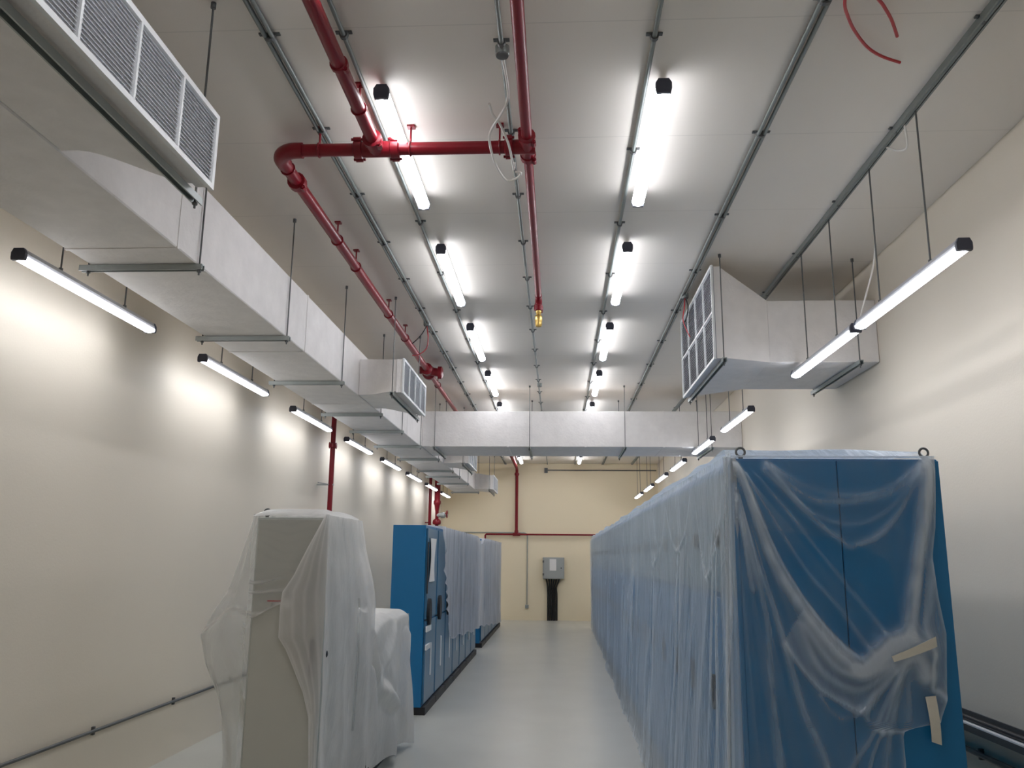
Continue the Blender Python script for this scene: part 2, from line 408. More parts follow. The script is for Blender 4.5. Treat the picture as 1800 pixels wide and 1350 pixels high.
hanger('steel strut and rods below the right duct outlet close to the wall', (2.735, 7.45), (2.735, 8.84), 3.526, 'hangers carrying the right duct outlet')

# ------------------------------------------------------------------ red pipework
ZP = 4.34
pn = thing('fire_pipe', 'red fire pipe network under the ceiling with brass nozzle on its middle branch', 'pipe', (-1.0, 5, ZP))
def pipe(pts, r, name='pipe_run', parent=pn, n=14): return MB().tube(pts, r, n).build(name, 'red', parent)
def coupling(c, axis, r, parent=pn, w=.035, name='coupling'):
    ax = Vector(axis).normalized(); c = Vector(c)
    m = MB().lathe(c-ax*w, ax, [(0, r*1.15), (.006, r*1.4), (2*w-.006, r*1.4), (2*w, r*1.15)], 14)
    u = ax.orthogonal().normalized()
    if abs(u.z) > .5: u = ax.cross(u)
    for s in (-1, 1):
        p = c+u*s*r*1.5
        m.cyl(p-ax*w*1.3, p+ax*w*1.3, r*.22, 6)
        m.lathe(p-ax*w*.8, ax, [(0, r*.4), (w*1.6, r*.4)], 6)
    return m.build(name, 'red', parent)
def pipe_hanger(x, y, z, r, parent=pn):
    m = MB().torus((x, y, z), (1, 0, 0) if abs(y-4.9) < .03 else (0, 1, 0), r+.004, .006, 16, 6).cyl((x, y, z+r), (x, y, H), .007, 6).box(x-.025, x+.025, y-.025, y+.025, H-.012, H)
    return m.build('pipe_hanger', 'red', parent)
def bend(c, d1, d2, R, n=7):
    c, d1, d2 = Vector(c), Vector(d1), Vector(d2)
    return [c+d1*R+d2*R-(d2*math.cos(a)+d1*math.sin(a))*R for a in np.linspace(0, PI/2, n)]
YC = 4.9
# left branch along the room and its elbow
pipe([(-1.67, YC, ZP), (-.19, YC, ZP)], .042)
pipe([Vector((-1.66, YC, ZP))]+bend((-1.84, YC, ZP), (1, 0, 0), (0, 1, 0), .14)+[Vector((-1.84, YC+.19, ZP))], .052, 'elbow')
pipe([(-1.84, YC+.18, ZP), (-1.84, 11.45, ZP)], .043)
pipe([(-1.84, 11.45, ZP), (-1.84, 15.6, ZP)], .034)
coupling((-1.84, 5.36, ZP), (0, 1, 0), .046)
# valve-like fitting
m = MB().lathe((-1.84, 11.25, ZP), (0, 1, 0), [(0, .05), (.02, .085), (.09, .085), (.12, .06), (.24, .075), (.26, .10), (.34, .10), (.37, .045)], 18)
m.cyl((-1.84, 11.4, ZP), (-1.68, 11.4, ZP-.03), .06, 14).lathe((-1.69, 11.4, ZP-.03), (1, 0, 0), [(0, .09), (.05, .09), (.07, .05)], 16)
m.cyl((-1.95, 11.36, ZP), (-1.84, 11.36, ZP), .055, 14)
m.build('flanged_fitting', 'red', pn)
# upper left branch
pipe([(-1.17, YB, ZP), (-1.17, YC, ZP)], .04)
m = MB().cyl((-1.28, YC, ZP), (-1.06, YC, ZP), .053, 14).cyl((-1.17, YC-.12, ZP), (-1.17, YC, ZP), .053, 14); m.build('tee', 'red', pn)
coupling((-1.29, YC, ZP), (1, 0, 0), .044, w=.03); coupling((-1.05, YC, ZP), (1, 0, 0), .044, w=.03); coupling((-1.17, YC-.13, ZP), (0, 1, 0), .044, w=.03)
coupling((-1.17, 3.95, ZP), (0, 1, 0), .036, w=.02)
# middle branch with the nozzle
pipe([(-.19, YB, ZP), (-.19, YC, ZP)], .034)
pipe([(-.19, YC, ZP), (-.19, 8.0, ZP)], .031)
MB().cyl((-.31, YC, ZP), (-.14, YC, ZP), .048, 14).cyl((-.19, YC-.11, ZP), (-.19, YC+.11, ZP), .046, 14).build('tee', 'red', pn)
coupling((-.31, YC, ZP), (1, 0, 0), .042, w=.028); coupling((-.19, YC-.12, ZP), (0, 1, 0), .04, w=.03); coupling((-.19, YC+.12, ZP), (0, 1, 0), .038, w=.03)
pipe([(-.19, 7.98, ZP)]+[tuple(p) for p in bend((-.19, 8.10, ZP), (0, -1, 0), (0, 0, -1), .09)]+[(-.19, 8.10, ZP-.11)], .036, 'elbow')
coupling((-.19, 8.10, ZP-.10), (0, 0, 1), .032, w=.03)
MB().lathe((-.19, 8.10, ZP-.12), (0, 0, -1), [(0, .03), (.03, .03), (.05, .022), (.06, .034), (.075, .038), (.12, .038), (.135, .034), (.15, .036), (.175, .03), (.178, .012)], 18).build('brass_nozzle', 'brass', pn)['label'] = 'brass discharge nozzle'
for x, y in ((-1.55, YC), (-.95, YC), (-.37, YC)): pipe_hanger(x, y, ZP, .042)
for y in (5.15, 6.45, 7.1, 8.6, 9.6, 12.4): pipe_hanger(-1.84, y, ZP, .043)
pipe_hanger(-1.17, 4.4, ZP, .04); pipe_hanger(-.19, 3.2, ZP, .034)
# far run to the end wall
ew = thing('fire_pipe', 'red pipe drop with tee and thin side run on the end wall', 'pipe', (-1.2, 24.5, 3.4))
pipe([(-1.84, 15.6, ZP), (-1.84, 15.75, ZP), (-1.75, 15.86, ZP), (-1.3, 15.86, ZP), (-1.2, 15.96, ZP), (-1.2, 24.38, ZP), (-1.2, 24.46, ZP-.06), (-1.2, 24.5, ZP-.14), (-1.2, 24.5, 2.5)], .043, 'pipe_run', ew)
coupling((-1.2, 24.5, 4.17), (0, 0, 1), .044, ew)
pipe([(-2.11, 24.5, 2.22), (-2.11, 24.5, 2.385), (-2.08, 24.5, 2.415), (2.1, 24.5, 2.415)], .024, 'pipe_run', ew, 10)
MB().cyl((-1.31, 24.5, 2.415), (-1.09, 24.5, 2.415), .048, 14).lathe((-1.2, 24.5, 2.40), (0, 0, 1), [(0, .05), (.08, .06), (.14, .05)], 14).build('tee', 'red', ew)
# left wall risers
r1 = thing('fire_pipe', 'red vertical pipe on the left wall behind the white cabinet', 'pipe', (-3.22, 11.66, 0))
MB().cyl((-3.22, 11.66, 0), (-3.22, 11.66, H), .036, 14).build('riser', 'red', r1)
MB().box(XL+.002, -3.18, 11.64, 11.68, 2.73, 2.75).cyl((-3.3, 11.3, 2.74), (-3.24, 11.62, 2.74), .007, 6).build('wall_bracket', 'steel', r1)
coupling((-3.22, 11.66, 3.3), (0, 0, 1), .036, r1)
r2 = thing('fire_pipe', 'thin red riser in the far left corner beside the thick red riser', 'pipe', (-3.3, 21.5, 0))
MB().cyl((-3.3, 21.5, 0), (-3.3, 21.5, H), .04, 14).build('riser', 'red', r2)
MB().box(XL+.002, -3.26, 21.48, 21.52, 2.6, 2.63).build('wall_bracket', 'red', r2)
r3 = thing('fire_pipe', 'thick red riser with control valves in the far left corner', 'pipe', (-3.1, 21.4, 0))
MB().lathe((-3.1, 21.4, 0), (0, 0, 1), [(0, .045), (2.9, .045), (2.95, .055), (3.05, .07), (3.1, .095), (3.16, .095), (3.18, .075), (H, .075)], 18).build('riser', 'red', r3)
v = MB().lathe((-3.1, 21.4, 2.80), (1, 0, 0), [(0, .05), (.1, .055), (.12, .075), (.2, .075), (.22, .04), (.28, .03)], 16).build('valve_body', 'boxgrey', r3)
MB().torus((-2.84, 21.4, 2.83), (1, 0, 0), .085, .016, 20, 8).cyl((-2.92, 21.4, 2.83), (-2.83, 21.4, 2.83), .03, 10).box(-2.85, -2.83, 21.39, 21.41, 2.75, 2.91).box(-2.85, -2.83, 21.32, 21.48, 2.82, 2.84).build('handwheel', 'red', r3)
MB().lathe((-3.1, 21.4, 2.55), (0, 0, 1), [(0, .05), (.02, .1), (.06, .11), (.12, .1), (.16, .05)], 16).build('flange', 'red', r3)

# ------------------------------------------------------------------ small wiring
def cable(name, label, pts, r, mat, group=None):
    P = [Vector(p) for p in pts]; out = []
    for i in range(len(P)-1):
        p0, p1, p2, p3 = P[max(i-1, 0)], P[i], P[i+1], P[min(i+2, len(P)-1)]
        for k in range(6):
            t = k/6
            out.append(.5*((2*p1)+(p2-p0)*t+(2*p0-5*p1+4*p2-p3)*t*t+(3*p1-p0-3*p2+p3)*t**3))
    out.append(P[-1])
    o = MB().tube(out, r, 7).build(name, mat); return tag(o, label, 'cable', group)
cable('loose_cable', 'loose white cable looping down from the middle ceiling conduit', [(-.30, 4.09, 4.46), (-.286, 4.317, 4.42), (-.293, 4.399, 4.36), (-.343, 4.504, 4.33), (-.408, 4.63, 4.3), (-.419, 4.734, 4.28), (-.407, 4.907, 4.26), (-.374, 5.069, 4.24), (-.33, 5.16, 4.23), (-.262, 5.111, 4.23), (-.24, 5.065, 4.24), (-.275, 5.068, 4.25)], .008, 'wcable')
cable('loose_cable', 'short white cable tail crossing the looped white cable', [(-.398, 4.413, 4.36), (-.386, 4.52, 4.355), (-.351, 4.617, 4.35), (-.306, 4.748, 4.29), (-.292, 4.934, 4.275), (-.294, 5.192, 4.33), (-.30, 5.378, 4.48)], .008, 'wcable')
cable('loose_cable', 'longer of two red cables hanging at the top right of the ceiling', [(1.40, 3.55, 4.50), (1.418, 3.691, 4.45), (1.47, 3.803, 4.45), (1.55, 3.931, 4.45), (1.665, 4.073, 4.45), (1.772, 4.16, 4.45), (1.894, 4.223, 4.45)], .0085, 'rcable')
cable('loose_cable', 'shorter of two red cables hanging at the top right of the ceiling', [(1.52, 3.55, 4.50), (1.551, 3.642, 4.45), (1.613, 3.721, 4.45), (1.687, 3.821, 4.45), (1.74, 3.906, 4.45), (1.785, 3.984, 4.45)], .0085, 'rcable')
cable('loose_cable', 'red wire dangling from the junction box near the right grille', [(1.345, 8.45, 4.45), (1.33, 8.42, 4.33), (1.31, 8.4, 4.2), (1.34, 8.38, 4.08), (1.37, 8.36, 4.0)], .006, 'rcable')
cable('loose_cable', 'dark wire dangling beside the red wire near the right grille', [(1.355, 8.47, 4.45), (1.375, 8.45, 4.36), (1.36, 8.43, 4.26), (1.335, 8.42, 4.18)], .006, 'cable')
cable('loose_cable', 'red wire hanging from the leftmost conduit by the left red pipe', [(-1.555, 9.45, 4.45), (-1.53, 9.42, 4.3), (-1.54, 9.4, 4.16), (-1.62, 9.38, 4.08), (-1.7, 9.36, 4.06)], .006, 'rcable')
cable('loose_cable', 'dark wire hanging beside the red wire by the left red pipe', [(-1.56, 9.47, 4.45), (-1.6, 9.45, 4.36), (-1.66, 9.44, 4.28), (-1.72, 9.43, 4.22)], .006, 'cable')
cable('loose_cable', 'white cable loop hanging under the heavy strut channel at right', [(2.2, 4.93, 4.47), (2.23, 4.98, 4.38), (2.25, 5.05, 4.36), (2.24, 5.15, 4.40), (2.2, 5.22, 4.46)], .0065, 'wcable')
cable('loose_cable', 'grey cable curving down to the second lamp along the right wall', [(2.26, 5.66, 4.05), (2.28, 5.8, 3.85), (2.27, 5.95, 3.68), (2.26, 6.05, 3.56), (2.252, 6.1, 3.465)], .0065, 'wcable')

# ------------------------------------------------------------------ wall runs
def wall_pipe(label, x, y0, y1, z, r, side):
    t = thing('wall_conduit', label, 'conduit', (x, (y0+y1)/2, z))
    MB().cyl((x, y0, z), (x, y1, z), r, 8).build('pipe_run', 'dark', t)
    for y in S(y0+.4, y1, 1.3):
        MB().box(min(x, x+side*.03), max(x, x+side*.03), y-.012, y+.012, z-r-.016, z+r+.016).build('saddle_clip', 'dark', t)
wall_pipe('thin dark conduit low along the left wall behind the white cabinet', XL+.02, YB, 20, .475, .013, -1)
wall_pipe('dark pipe low along the right wall under the cable tray', XR-.03, YB, 22, .45, .02, 1)
ct = thing('cable_tray', 'steel cable tray along the right wall beside the blue cabinet', 'cable tray', (XR-.06, 10, .66))
MB().box(XR-.014, XR-.002, YB, 22, .60, .715).build('back_plate', 'dark', ct)
MB().box(XR-.10, XR-.012, YB, 22, .645, .655).build('tray_floor', 'white', ct)
MB().box(XR-.10, XR-.092, YB, 22, .60, .645).build('front_lip', 'dark', ct)
MB().cyl((XR-.05, YB, .675), (XR-.05, 22, .675), .02, 8).build('tray_cable', 'cable', ct)

# end wall: box with cables, conduit drop, thin conduit
t = thing('switch_box', 'grey metal switch box on the end wall with a white paper note', 'switch box', (-.13, 24.5, 1.47))
MB().box(-.43, .19, 24.38, YE, 1.16, 1.77, .01).build('box_body', 'boxgrey', t)
MB().box(-.405, .165, 24.362, 24.379, 1.185, 1.745, .004).build('door', 'boxgrey', t)
MB().box(-.23, -.04, 24.355, 24.36, 1.40, 1.72).build('paper_note', 'paper', t)
MB().box(-.435, -.39, 24.35, 24.362, 1.62, 1.68).box(-.435, -.39, 24.35, 24.362, 1.26, 1.32).build('hinge', 'dark', t)
MB().cyl((.10, 24.35, 1.47), (.10, 24.365, 1.47), .02, 10).build('latch', 'dark', t)
for i in range(6):
    x = -.28+.05*i
    cable('power_cable', f'thick black cable below the grey switch box, {ORD[i]} from the left', [(-.33+.075*i, 24.5, 1.17), (-.31+.065*i, 24.5, 1.08), (x-.01, 24.52, .93), (x, 24.53, .7), (x, 24.53, .3), (x, 24.53, .0)], .024, 'cable', 'black cables below the switch box')
t = thing('wall_conduit', 'thin conduit with drop to a small outlet box left of the switch box', 'conduit', (-.9, 24.58, 1.4))
MB().tube([(-3.0, 24.58, 2.465), (-.98, 24.58, 2.465), (-.91, 24.58, 2.44), (-.885, 24.58, 2.38), (-.885, 24.58, .42)], .014, 8).build('pipe_run', 'steel', t)
MB().box(-.935, -.835, 24.54, YE, .33, .43, .006).build('outlet_box', 'steel', t)
t = thing('wall_conduit', 'thin dark conduit high on the end wall below the cross duct', 'conduit', (1.3, 24.58, 4.36))
MB().cyl((-.33, 24.58, 4.30), (2.9, 24.58, 4.30), .014, 8).build('pipe_run', 'dark', t)
MB().box(-.39, -.29, 24.53, YE, 4.22, 4.36).build('junction', 'dark', t)

# ------------------------------------------------------------------ electrical cabinets
def eye(x, y, z, ax=(0, 1, 0)):
    return MB().torus((x, y, z+.037), ax, .022, .006, 18, 7).cyl((x, y, z), (x, y, z+.02), .012, 8)
# right row
NR, WR = 12, 1.483
Y0R = 4.2
def right_cab(i):
    y0, y1 = Y0R+WR*i, Y0R+WR*(i+1)-.012
    lab = ('blue cabinet nearest in the right row, its end panel under draped film' if i == 0 else
           f'blue cabinet under film in the right row, {ORD[i]} from the front')
    t = thing('electrical_cabinet', lab, 'cabinet', (1.385, (y0+y1)/2, 0), 'blue cabinets of the right row')
    MB().box(.887, 1.887, y0+.022, y1, .09, 2.25, .004).build('body', 'blue', t)
    MB().box(.93, 1.85, y0+.05, y1-.02, 0, .09).build('plinth', 'black', t)
    for k in (0, 1):
        a = y0+.03+k*(WR-.05)/2; b = a+(WR-.07)/2
        d = MB().box(.868, .8865, a, b, .14, 1.55, .003).build('door', 'blue', t)
        MB().box(.845, .868, b-.10, b-.06, .95, 1.13, .004).build('handle', 'black', d)
        MB().box(.868, .8865, a, b, 1.58, 2.2, .003).build('instrument_panel', 'panel', t)
        MB().lathe((.868, (a+b)/2, 1.86), (-1, 0, 0), [(0, .05), (.012, .05), (.016, .04)], 14).build('meter', 'black', t)
    if i == 0:
        for a, b in ((.892, 1.386), (1.391, 1.884)):
            MB().box(a, b, y0, y0+.0215, .12, 2.24, .003).build('end_panel', 'blue', t)
        MB().box(.872, .8915, y0-.002, y0+.02, .1, 2.13).build('corner_post', 'blue', t)
        MB().box(.870, .8915, y0-.004, y0+.02, 2.13, 2.248).build('corner_cap', 'black', t)
    for x in ((.93, 1.84) if i % 2 == 0 else (.93,)):
        eye(x, y0+.055, 2.25).build('lifting_eye', 'dark', t)
    return t
for i in range(NR): right_cab(i)

# left row
def left_cab(y0, y1, lab, extra=False):
    t = thing('electrical_cabinet', lab, 'cabinet', (-1.735, (y0+y1)/2, 0), 'blue cabinets of the left row')
    MB().box(-1.935, -1.545, y0, y1-.008, .085, 2.115, .004).build('body', 'blue', t)
    MB().box(-1.93, -1.50, y0+.02, y1-.008, 0, .085).build('plinth', 'black', t)
    d = MB().box(-1.5445, -1.522, y0+.05, y1-.03, .12, 1.02, .003).build('door', 'blue_door_glare', t)
    MB().box(-1.522, -1.505, (y0+y1)/2-.015, (y0+y1)/2+.015, .38, .75, .003).build('handle', 'white', d)
    MB().box(-1.5445, -1.524, y0+.05, y1-.03, 1.04, 2.08, .003).build('instrument_panel', 'blue_door_glare', t)
    pr = [(y0+.20+.10*math.cos(a), 1.12+.15*math.sin(a)) for a in np.linspace(0, 2*PI, 20, endpoint=False)]
    MB().prism(pr, 'x', -1.524, -1.49).build('oval_meter', 'black', t)
    return t
for i in range(7):
    y0 = 9.81+.872*i
    t = left_cab(y0, y0+.872, 'blue cabinet with bare end panel, nearest of the left row, paper hanging on it' if i == 0 else f'blue cabinet under film in the left row, {ORD[i]} from the front', i == 0)
    if i == 0:
        MB().box(-1.522, -1.515, 9.84, 9.90, 1.33, 1.92).build('dark_window', 'black', t)
        MB().cyl((-1.75, 9.805, .5), (-1.75, 9.812, .5), .012, 8).build('cover_plug', 'white', t)
for i in range(6):
    y0 = 17.0+.9*i
    left_cab(y0, y0+.9, f'blue cabinet in the far block of the left row, {ORD[i]} of that block')
# paper and tape on the first left cabinet
g = MB()
ys = np.linspace(9.98, 10.42, 8); zs = np.linspace(1.46, 1.97, 10)
vs = [(-1.512+.012*math.sin(7*z+9*y), y, z) for z in zs for y in ys]
vs2 = [(x-.003, y, z) for x, y, z in vs]
n = len(ys); fs = [(j*n+i, j*n+i+1, (j+1)*n+i+1, (j+1)*n+i) for j in range(len(zs)-1) for i in range(n-1)]
g.add(vs, fs, True)
tag(g.build('paper_sheet', 'paper'), 'white paper sheet hanging on the front left blue cabinet', 'paper')
tag(MB().box(-1.52, -1.500, 9.83, 10.16, .90, .965, .003).build('packing_tape', 'white'), 'upper strip of white tape around the front left blue cabinet', 'tape', 'white tape strips on the front left cabinet')
tag(MB().box(-1.52, -1.502, 9.83, 10.12, .70, .76, .003).build('packing_tape', 'white'), 'lower strip of white tape around the front left blue cabinet', 'tape', 'white tape strips on the front left cabinet')

# white cabinet in front and low unit behind it
wc = thing('electrical_cabinet', 'beige electrical cabinet wrapped in milky film, standing before the left blue row', 'cabinet', (-1.77, 5.95, 0))
MB().box(-2.015, -1.532, 5.54, 6.36, .09, 2.0, .004).build('body', 'sidegrey', wc)
MB().box(-2.0, -1.52, 5.56, 6.34, 0, .09).build('plinth', 'black', wc)
d = MB().box(-2.0, -1.548, 5.521, 5.5395, .12, 1.985, .003).build('door', 'beige', wc)
MB().box(-1.905, -1.80, 5.518, 5.521, 1.452, 1.460).build('red_stripe', 'rcable', d)
MB().box(-1.60, -1.575, 5.50, 5.521, .98, 1.22, .004).build('handle', 'black', d)
MB().box(-1.5315, -1.525, 6.16, 6.175, .12, 1.45).build('slit_shade', 'black', wc)  # black strip painted as the shade seen through the slit in the film
MB().lathe((-1.5315, 5.60, 1.12), (1, 0, 0), [(0, .022), (.02, .022), (.025, .012)], 12).build('lock_knob', 'black', wc)
eye(-1.98, 5.62, 2.0).build('lifting_eye', 'dark', wc)
lu = thing('low_cabinet', 'low cabinet hidden under draped film between the beige and blue cabinets', 'cabinet', (-1.74, 7.35, 0))
MB().box(-1.97, -1.55, 6.50, 8.15, .09, 1.18, .01).build('body', 'sidegrey', lu)
MB().box(-1.95, -1.53, 6.52, 8.13, 0, .09).build('plinth', 'black', lu)

# ------------------------------------------------------------------ polythene sheets
def seg_dist(P, poly):
    """distance from points P (n,2) to a polyline, and the fraction along it"""
    best = np.full(len(P), 1e9); frac = np.zeros(len(P)); L = len(poly)-1
    for i in range(L):
        a, b = np.array(poly[i]), np.array(poly[i+1]); d = b-a
        t = np.clip(((P-a)@d)/(d@d), 0, 1); q = np.hypot(*(P-(a+t[:, None]*d)).T)
        k = q < best; best[k] = q[k]; frac[k] = (i+t[k])/L
    return best, frac
def curve(poly, n=40):
    P = [np.array(p) for p in poly]; out = []
    for i in range(len(P)-1):
        p0, p1, p2, p3 = P[max(i-1, 0)], P[i], P[i+1], P[min(i+2, len(P)-1)]
        for k in range(5):
            t = k/5; out.append(.5*((2*p1)+(p2-p0)*t+(2*p0-5*p1+4*p2-p3)*t*t+(3*p1-p0-3*p2+p3)*t**3))
    out.append(P[-1]); return out
def vnoise(P, scale, seed):
    """smooth value noise on (n,2) points"""
    r = np.random.default_rng(seed); T = r.random((64, 64))
    Q = P*scale; i = np.floor(Q).astype(int); f = Q-i; f = f*f*(3-2*f)
    g = lambda a, b: T[(i[:, 0]+a) % 64, (i[:, 1]+b) % 64]
    return (g(0, 0)*(1-f[:, 0])+g(1, 0)*f[:, 0])*(1-f[:, 1])+(g(0, 1)*(1-f[:, 0])+g(1, 1)*f[:, 0])*f[:, 1]
class Sheet:
    def __init__(s): s.v = []; s.f = []; s.d = []
    def patch(s, X, Y, Z, D, nu, nv, keep=None):
        o = len(s.v)
        s.v += list(zip(X.tolist(), Y.tolist(), Z.tolist())); s.d += np.clip(D, .0, .97).tolist()
        for j in range(nv-1):
            for i in range(nu-1):
                a = j*nu+i
                if keep is None or keep[a]: s.f.append((o+a, o+a+1, o+a+nu+1, o+a+nu))
    def build(s, name, mat, label):
        me = bpy.data.meshes.new(name); me.from_pydata(s.v, [], s.f)
        for p in me.polygons: p.use_smooth = True
        at = me.attributes.new('layers', 'FLOAT', 'POINT'); at.data.foreach_set('value', np.array(s.d, dtype=np.float32))
        me.materials.append(M[mat]); me.update()
        o = bpy.data.objects.new(name, me); COL.objects.link(o)
        return tag(o, label, 'plastic sheet')
def grid(nu, nv):
    u, v = np.meshgrid(np.linspace(0, 1, nu), np.linspace(0, 1, nv)); return u.ravel(), v.ravel()

F = {
 'A':[(.88,2.214),(.951,2.027),(1.035,1.76),(1.166,1.524),(1.307,1.341),(1.407,1.257),(1.424,1.254),(1.467,1.286),(1.567,1.365),(1.633,1.394),(1.695,1.37)],
 'B1':[(1.036,2.227),(1.166,2.134),(1.309,2.077),(1.479,2.065),(1.64,2.112),(1.77,2.218)],
 'B2':[(1.035,2.215),(1.176,2.091),(1.282,2.039),(1.477,2.043),(1.651,2.093),(1.775,2.205)],
 'C1':[(1.046,2.19),(1.207,2.004),(1.348,1.932),(1.468,1.927),(1.58,1.97),(1.685,2.069),(1.781,2.205)],
 'C2':[(1.021,2.183),(1.137,2.066),(1.252,1.943),(1.401,1.824),(1.449,1.826),(1.56,1.873),(1.666,1.995),(1.772,2.168)],
 'D1':[(.933,2.164),(1.189,1.714),(1.344,1.527),(1.471,1.332)],
 'D2':[(.983,2.164),(1.155,1.943),(1.288,1.762),(1.441,1.563),(1.558,1.396)],
 'E1':[(1.815,2.243),(1.79,2.033),(1.75,1.851),(1.699,1.613),(1.651,1.398)],
 'E2':[(1.79,2.23),(1.748,1.971),(1.697,1.719),(1.653,1.554),(1.634,1.403)],
 'E4':[(1.799,1.744),(1.764,1.555),(1.73,1.439),(1.755,1.325)],
 'F1':[(.88,2.089),(.972,1.711),(1.073,1.36),(1.138,1.078),(1.237,.821),(1.36,.3)],
 'F2':[(.871,2.027),(.918,1.843),(.988,1.545),(1.002,1.256),(1.025,.816),(1.06,.2)],
 'F3':[(.876,2.052),(.908,1.88),(.943,1.616)],
 'G1':[(1.073,1.36),(1.149,1.247),(1.225,1.158),(1.314,1.103),(1.404,1.06),(1.479,1.14),(1.58,1.243),(1.645,1.323)],
 'G2':[(1.223,1.135),(1.309,1.031),(1.404,1.06)],
 'G3':[(1.173,1.443),(1.259,1.317),(1.324,1.25),(1.416,1.229),(1.524,1.265),(1.609,1.317)],
 'G4':[(1.149,1.454),(1.21,1.282),(1.297,1.193),(1.399,1.161),(1.508,1.219),(1.62,1.312)],
 'H1':[(1.638,1.312),(1.599,1.198),(1.552,1.052),(1.5,.827),(1.42,.3)],
 'H2':[(1.632,1.312),(1.535,1.119),(1.44,.94),(1.352,.823),(1.2,.5)],
 'H3':[(1.626,1.312),(1.504,1.163),(1.426,1.05),(1.5,.968)],
 'H4':[(1.643,1.306),(1.625,1.098),(1.597,.834)],
 'H5':[(1.621,1.317),(1.56,1.141),(1.501,.985),(1.431,.825),(1.33,.4)],
 'hem':[(1.489,.979),(1.592,.978),(1.696,.994),(1.767,1.023)],
 'K':[(1.755,1.325),(1.741,1.178),(1.774,1.156),(1.809,1.124)],
 'clump':[(1.64,1.335),(1.688,1.29),(1.711,1.228)],
}
RIGHT = [(1.857,2.26),(1.842,2.033),(1.83,1.911),(1.8,1.756),(1.813,1.579),(1.833,1.418),(1.812,1.157),(1.803,1.101),(1.767,1.021),(1.60,.985),(1.594,.96),(1.59,.5),(1.58,.02)]
rz = np.array([p[1] for p in RIGHT])[::-1]; rx = np.array([p[0] for p in RIGHT])[::-1]
# name: (extra layers, width at start, width at end, relief, one-sided?)
F['A3'] = [(1.39, 1.262), (1.43, 1.262), (1.467, 1.292), (1.52, 1.335), (1.567, 1.368), (1.65, 1.38)]
F['A4'] = [(.90, 2.19), (.99, 1.95), (1.09, 1.72), (1.22, 1.50), (1.34, 1.36), (1.42, 1.30)]
FW = dict(A3=(.55,.022,.03,.03), A4=(.32,.006,.012,.01), A=(.60,.014,.050,.045), B1=(.10,.012,.012,.01), B2=(.22,.02,.02,.012), C1=(.13,.010,.010,.012), C2=(.24,.012,.016,.016),
          D1=(.16,.008,.014,.012), D2=(.16,.008,.014,.012), E1=(.62,.022,.022,.035), E2=(.20,.02,.012,.015), E4=(.25,.02,.02,.012),
          F1=(.22,.010,.014,.02), F2=(.20,.010,.018,.02), F3=(.25,.01,.02,.015), G1=(.22,.010,.016,.016), G2=(.12,.010,.012,.01),
          G3=(.28,.014,.018,.016), G4=(.22,.014,.014,.016), H1=(.20,.010,.018,.016), H2=(.22,.008,.016,.014), H3=(.16,.010,.010,.01),
          H4=(.12,.016,.014,.012), H5=(.22,.006,.010,.012), hem=(.25,.010,.010,.006), K=(.55,.010,.012,.01), clump=(.70,.03,.035,.04))
def inside(P, poly):
    c = np.zeros(len(P), bool); n = len(poly)
    for i in range(n):
        (x1, y1), (x2, y2) = poly[i], poly[(i+1) % n]
        k = ((y1 > P[:, 1]) != (y2 > P[:, 1])) & (P[:, 0] < (x2-x1)*(P[:, 1]-y1)/((y2-y1) or 1e-9)+x1)
        c ^= k
    return c
sh = Sheet()
nu, nv = 170, 270
u, v = grid(nu, nv)
z = 2.262-2.24*v
xl = .868-.03*np.clip((2.0-z)/2, 0, 1)
x = xl+(np.interp(z, rz, rx)-xl)*u
P = np.stack([x, z], 1)
D = .10+.05*(vnoise(P, 5, 3)-.5)+.05*(vnoise(P*np.array([3, .6]), 8, 5)-.5)
rel = .006+.01*vnoise(P, 4, 9)
for k, (amp, w0, w1, rr) in FW.items():
    d, fr = seg_dist(P, curve(F[k])); w = w0+(w1-w0)*fr
    g_ = np.exp(-(d/w)**2); D += amp*g_*(.75+.5*vnoise(P, 14, hash(k) % 97 if False else len(k)+ord(k[0]))); rel += rr*np.exp(-(d/(w*1.6))**2)
# fan of fine folds from the upper left corner
ang = np.arctan2(2.26-z, x-.86); rad = np.hypot(x-.86, 2.26-z)
fan = np.abs(np.sin(ang*26+3*np.sin(ang*9)))**6
sel = np.clip((ang-.75)/.25, 0, 1)*np.exp(-(rad/1.3)**2)
D += .12*fan*sel; rel += .008*fan*sel
fan2 = np.abs(np.sin(ang*55+4*np.sin(ang*17)))**8
D += .07*fan2*np.clip((ang-1.1)/.2, 0, 1)*np.exp(-((rad-.9)/.9)**2)
# doubled film: the lower swag, the right hand hanging edge, the lower flap
swag = inside(P, F['A'][3:10]+[(1.645, 1.323)]+F['G1'][::-1])
D += .20*swag
flap = inside(P, [(1.404, 1.06), (1.48, .98), (1.6, .978), (1.77, 1.02), (1.741, 1.178), (1.70, 1.22), (1.645, 1.32), (1.58, 1.243), (1.479, 1.14)])
D += .08*flap
rightband = inside(P, [(1.79, 2.25), (1.9, 2.25), (1.9, 1.0), (1.76, 1.02), (1.755, 1.325), (1.72, 1.45), (1.76, 1.7), (1.77, 1.95)])
D += .14*rightband
D += .30*np.exp(-((2.262-z)/.012)**2)
# the sheet's own folded rim
D += .22*np.exp(-((1-u)*(np.interp(z, rz, rx)-xl)/.010)**2)
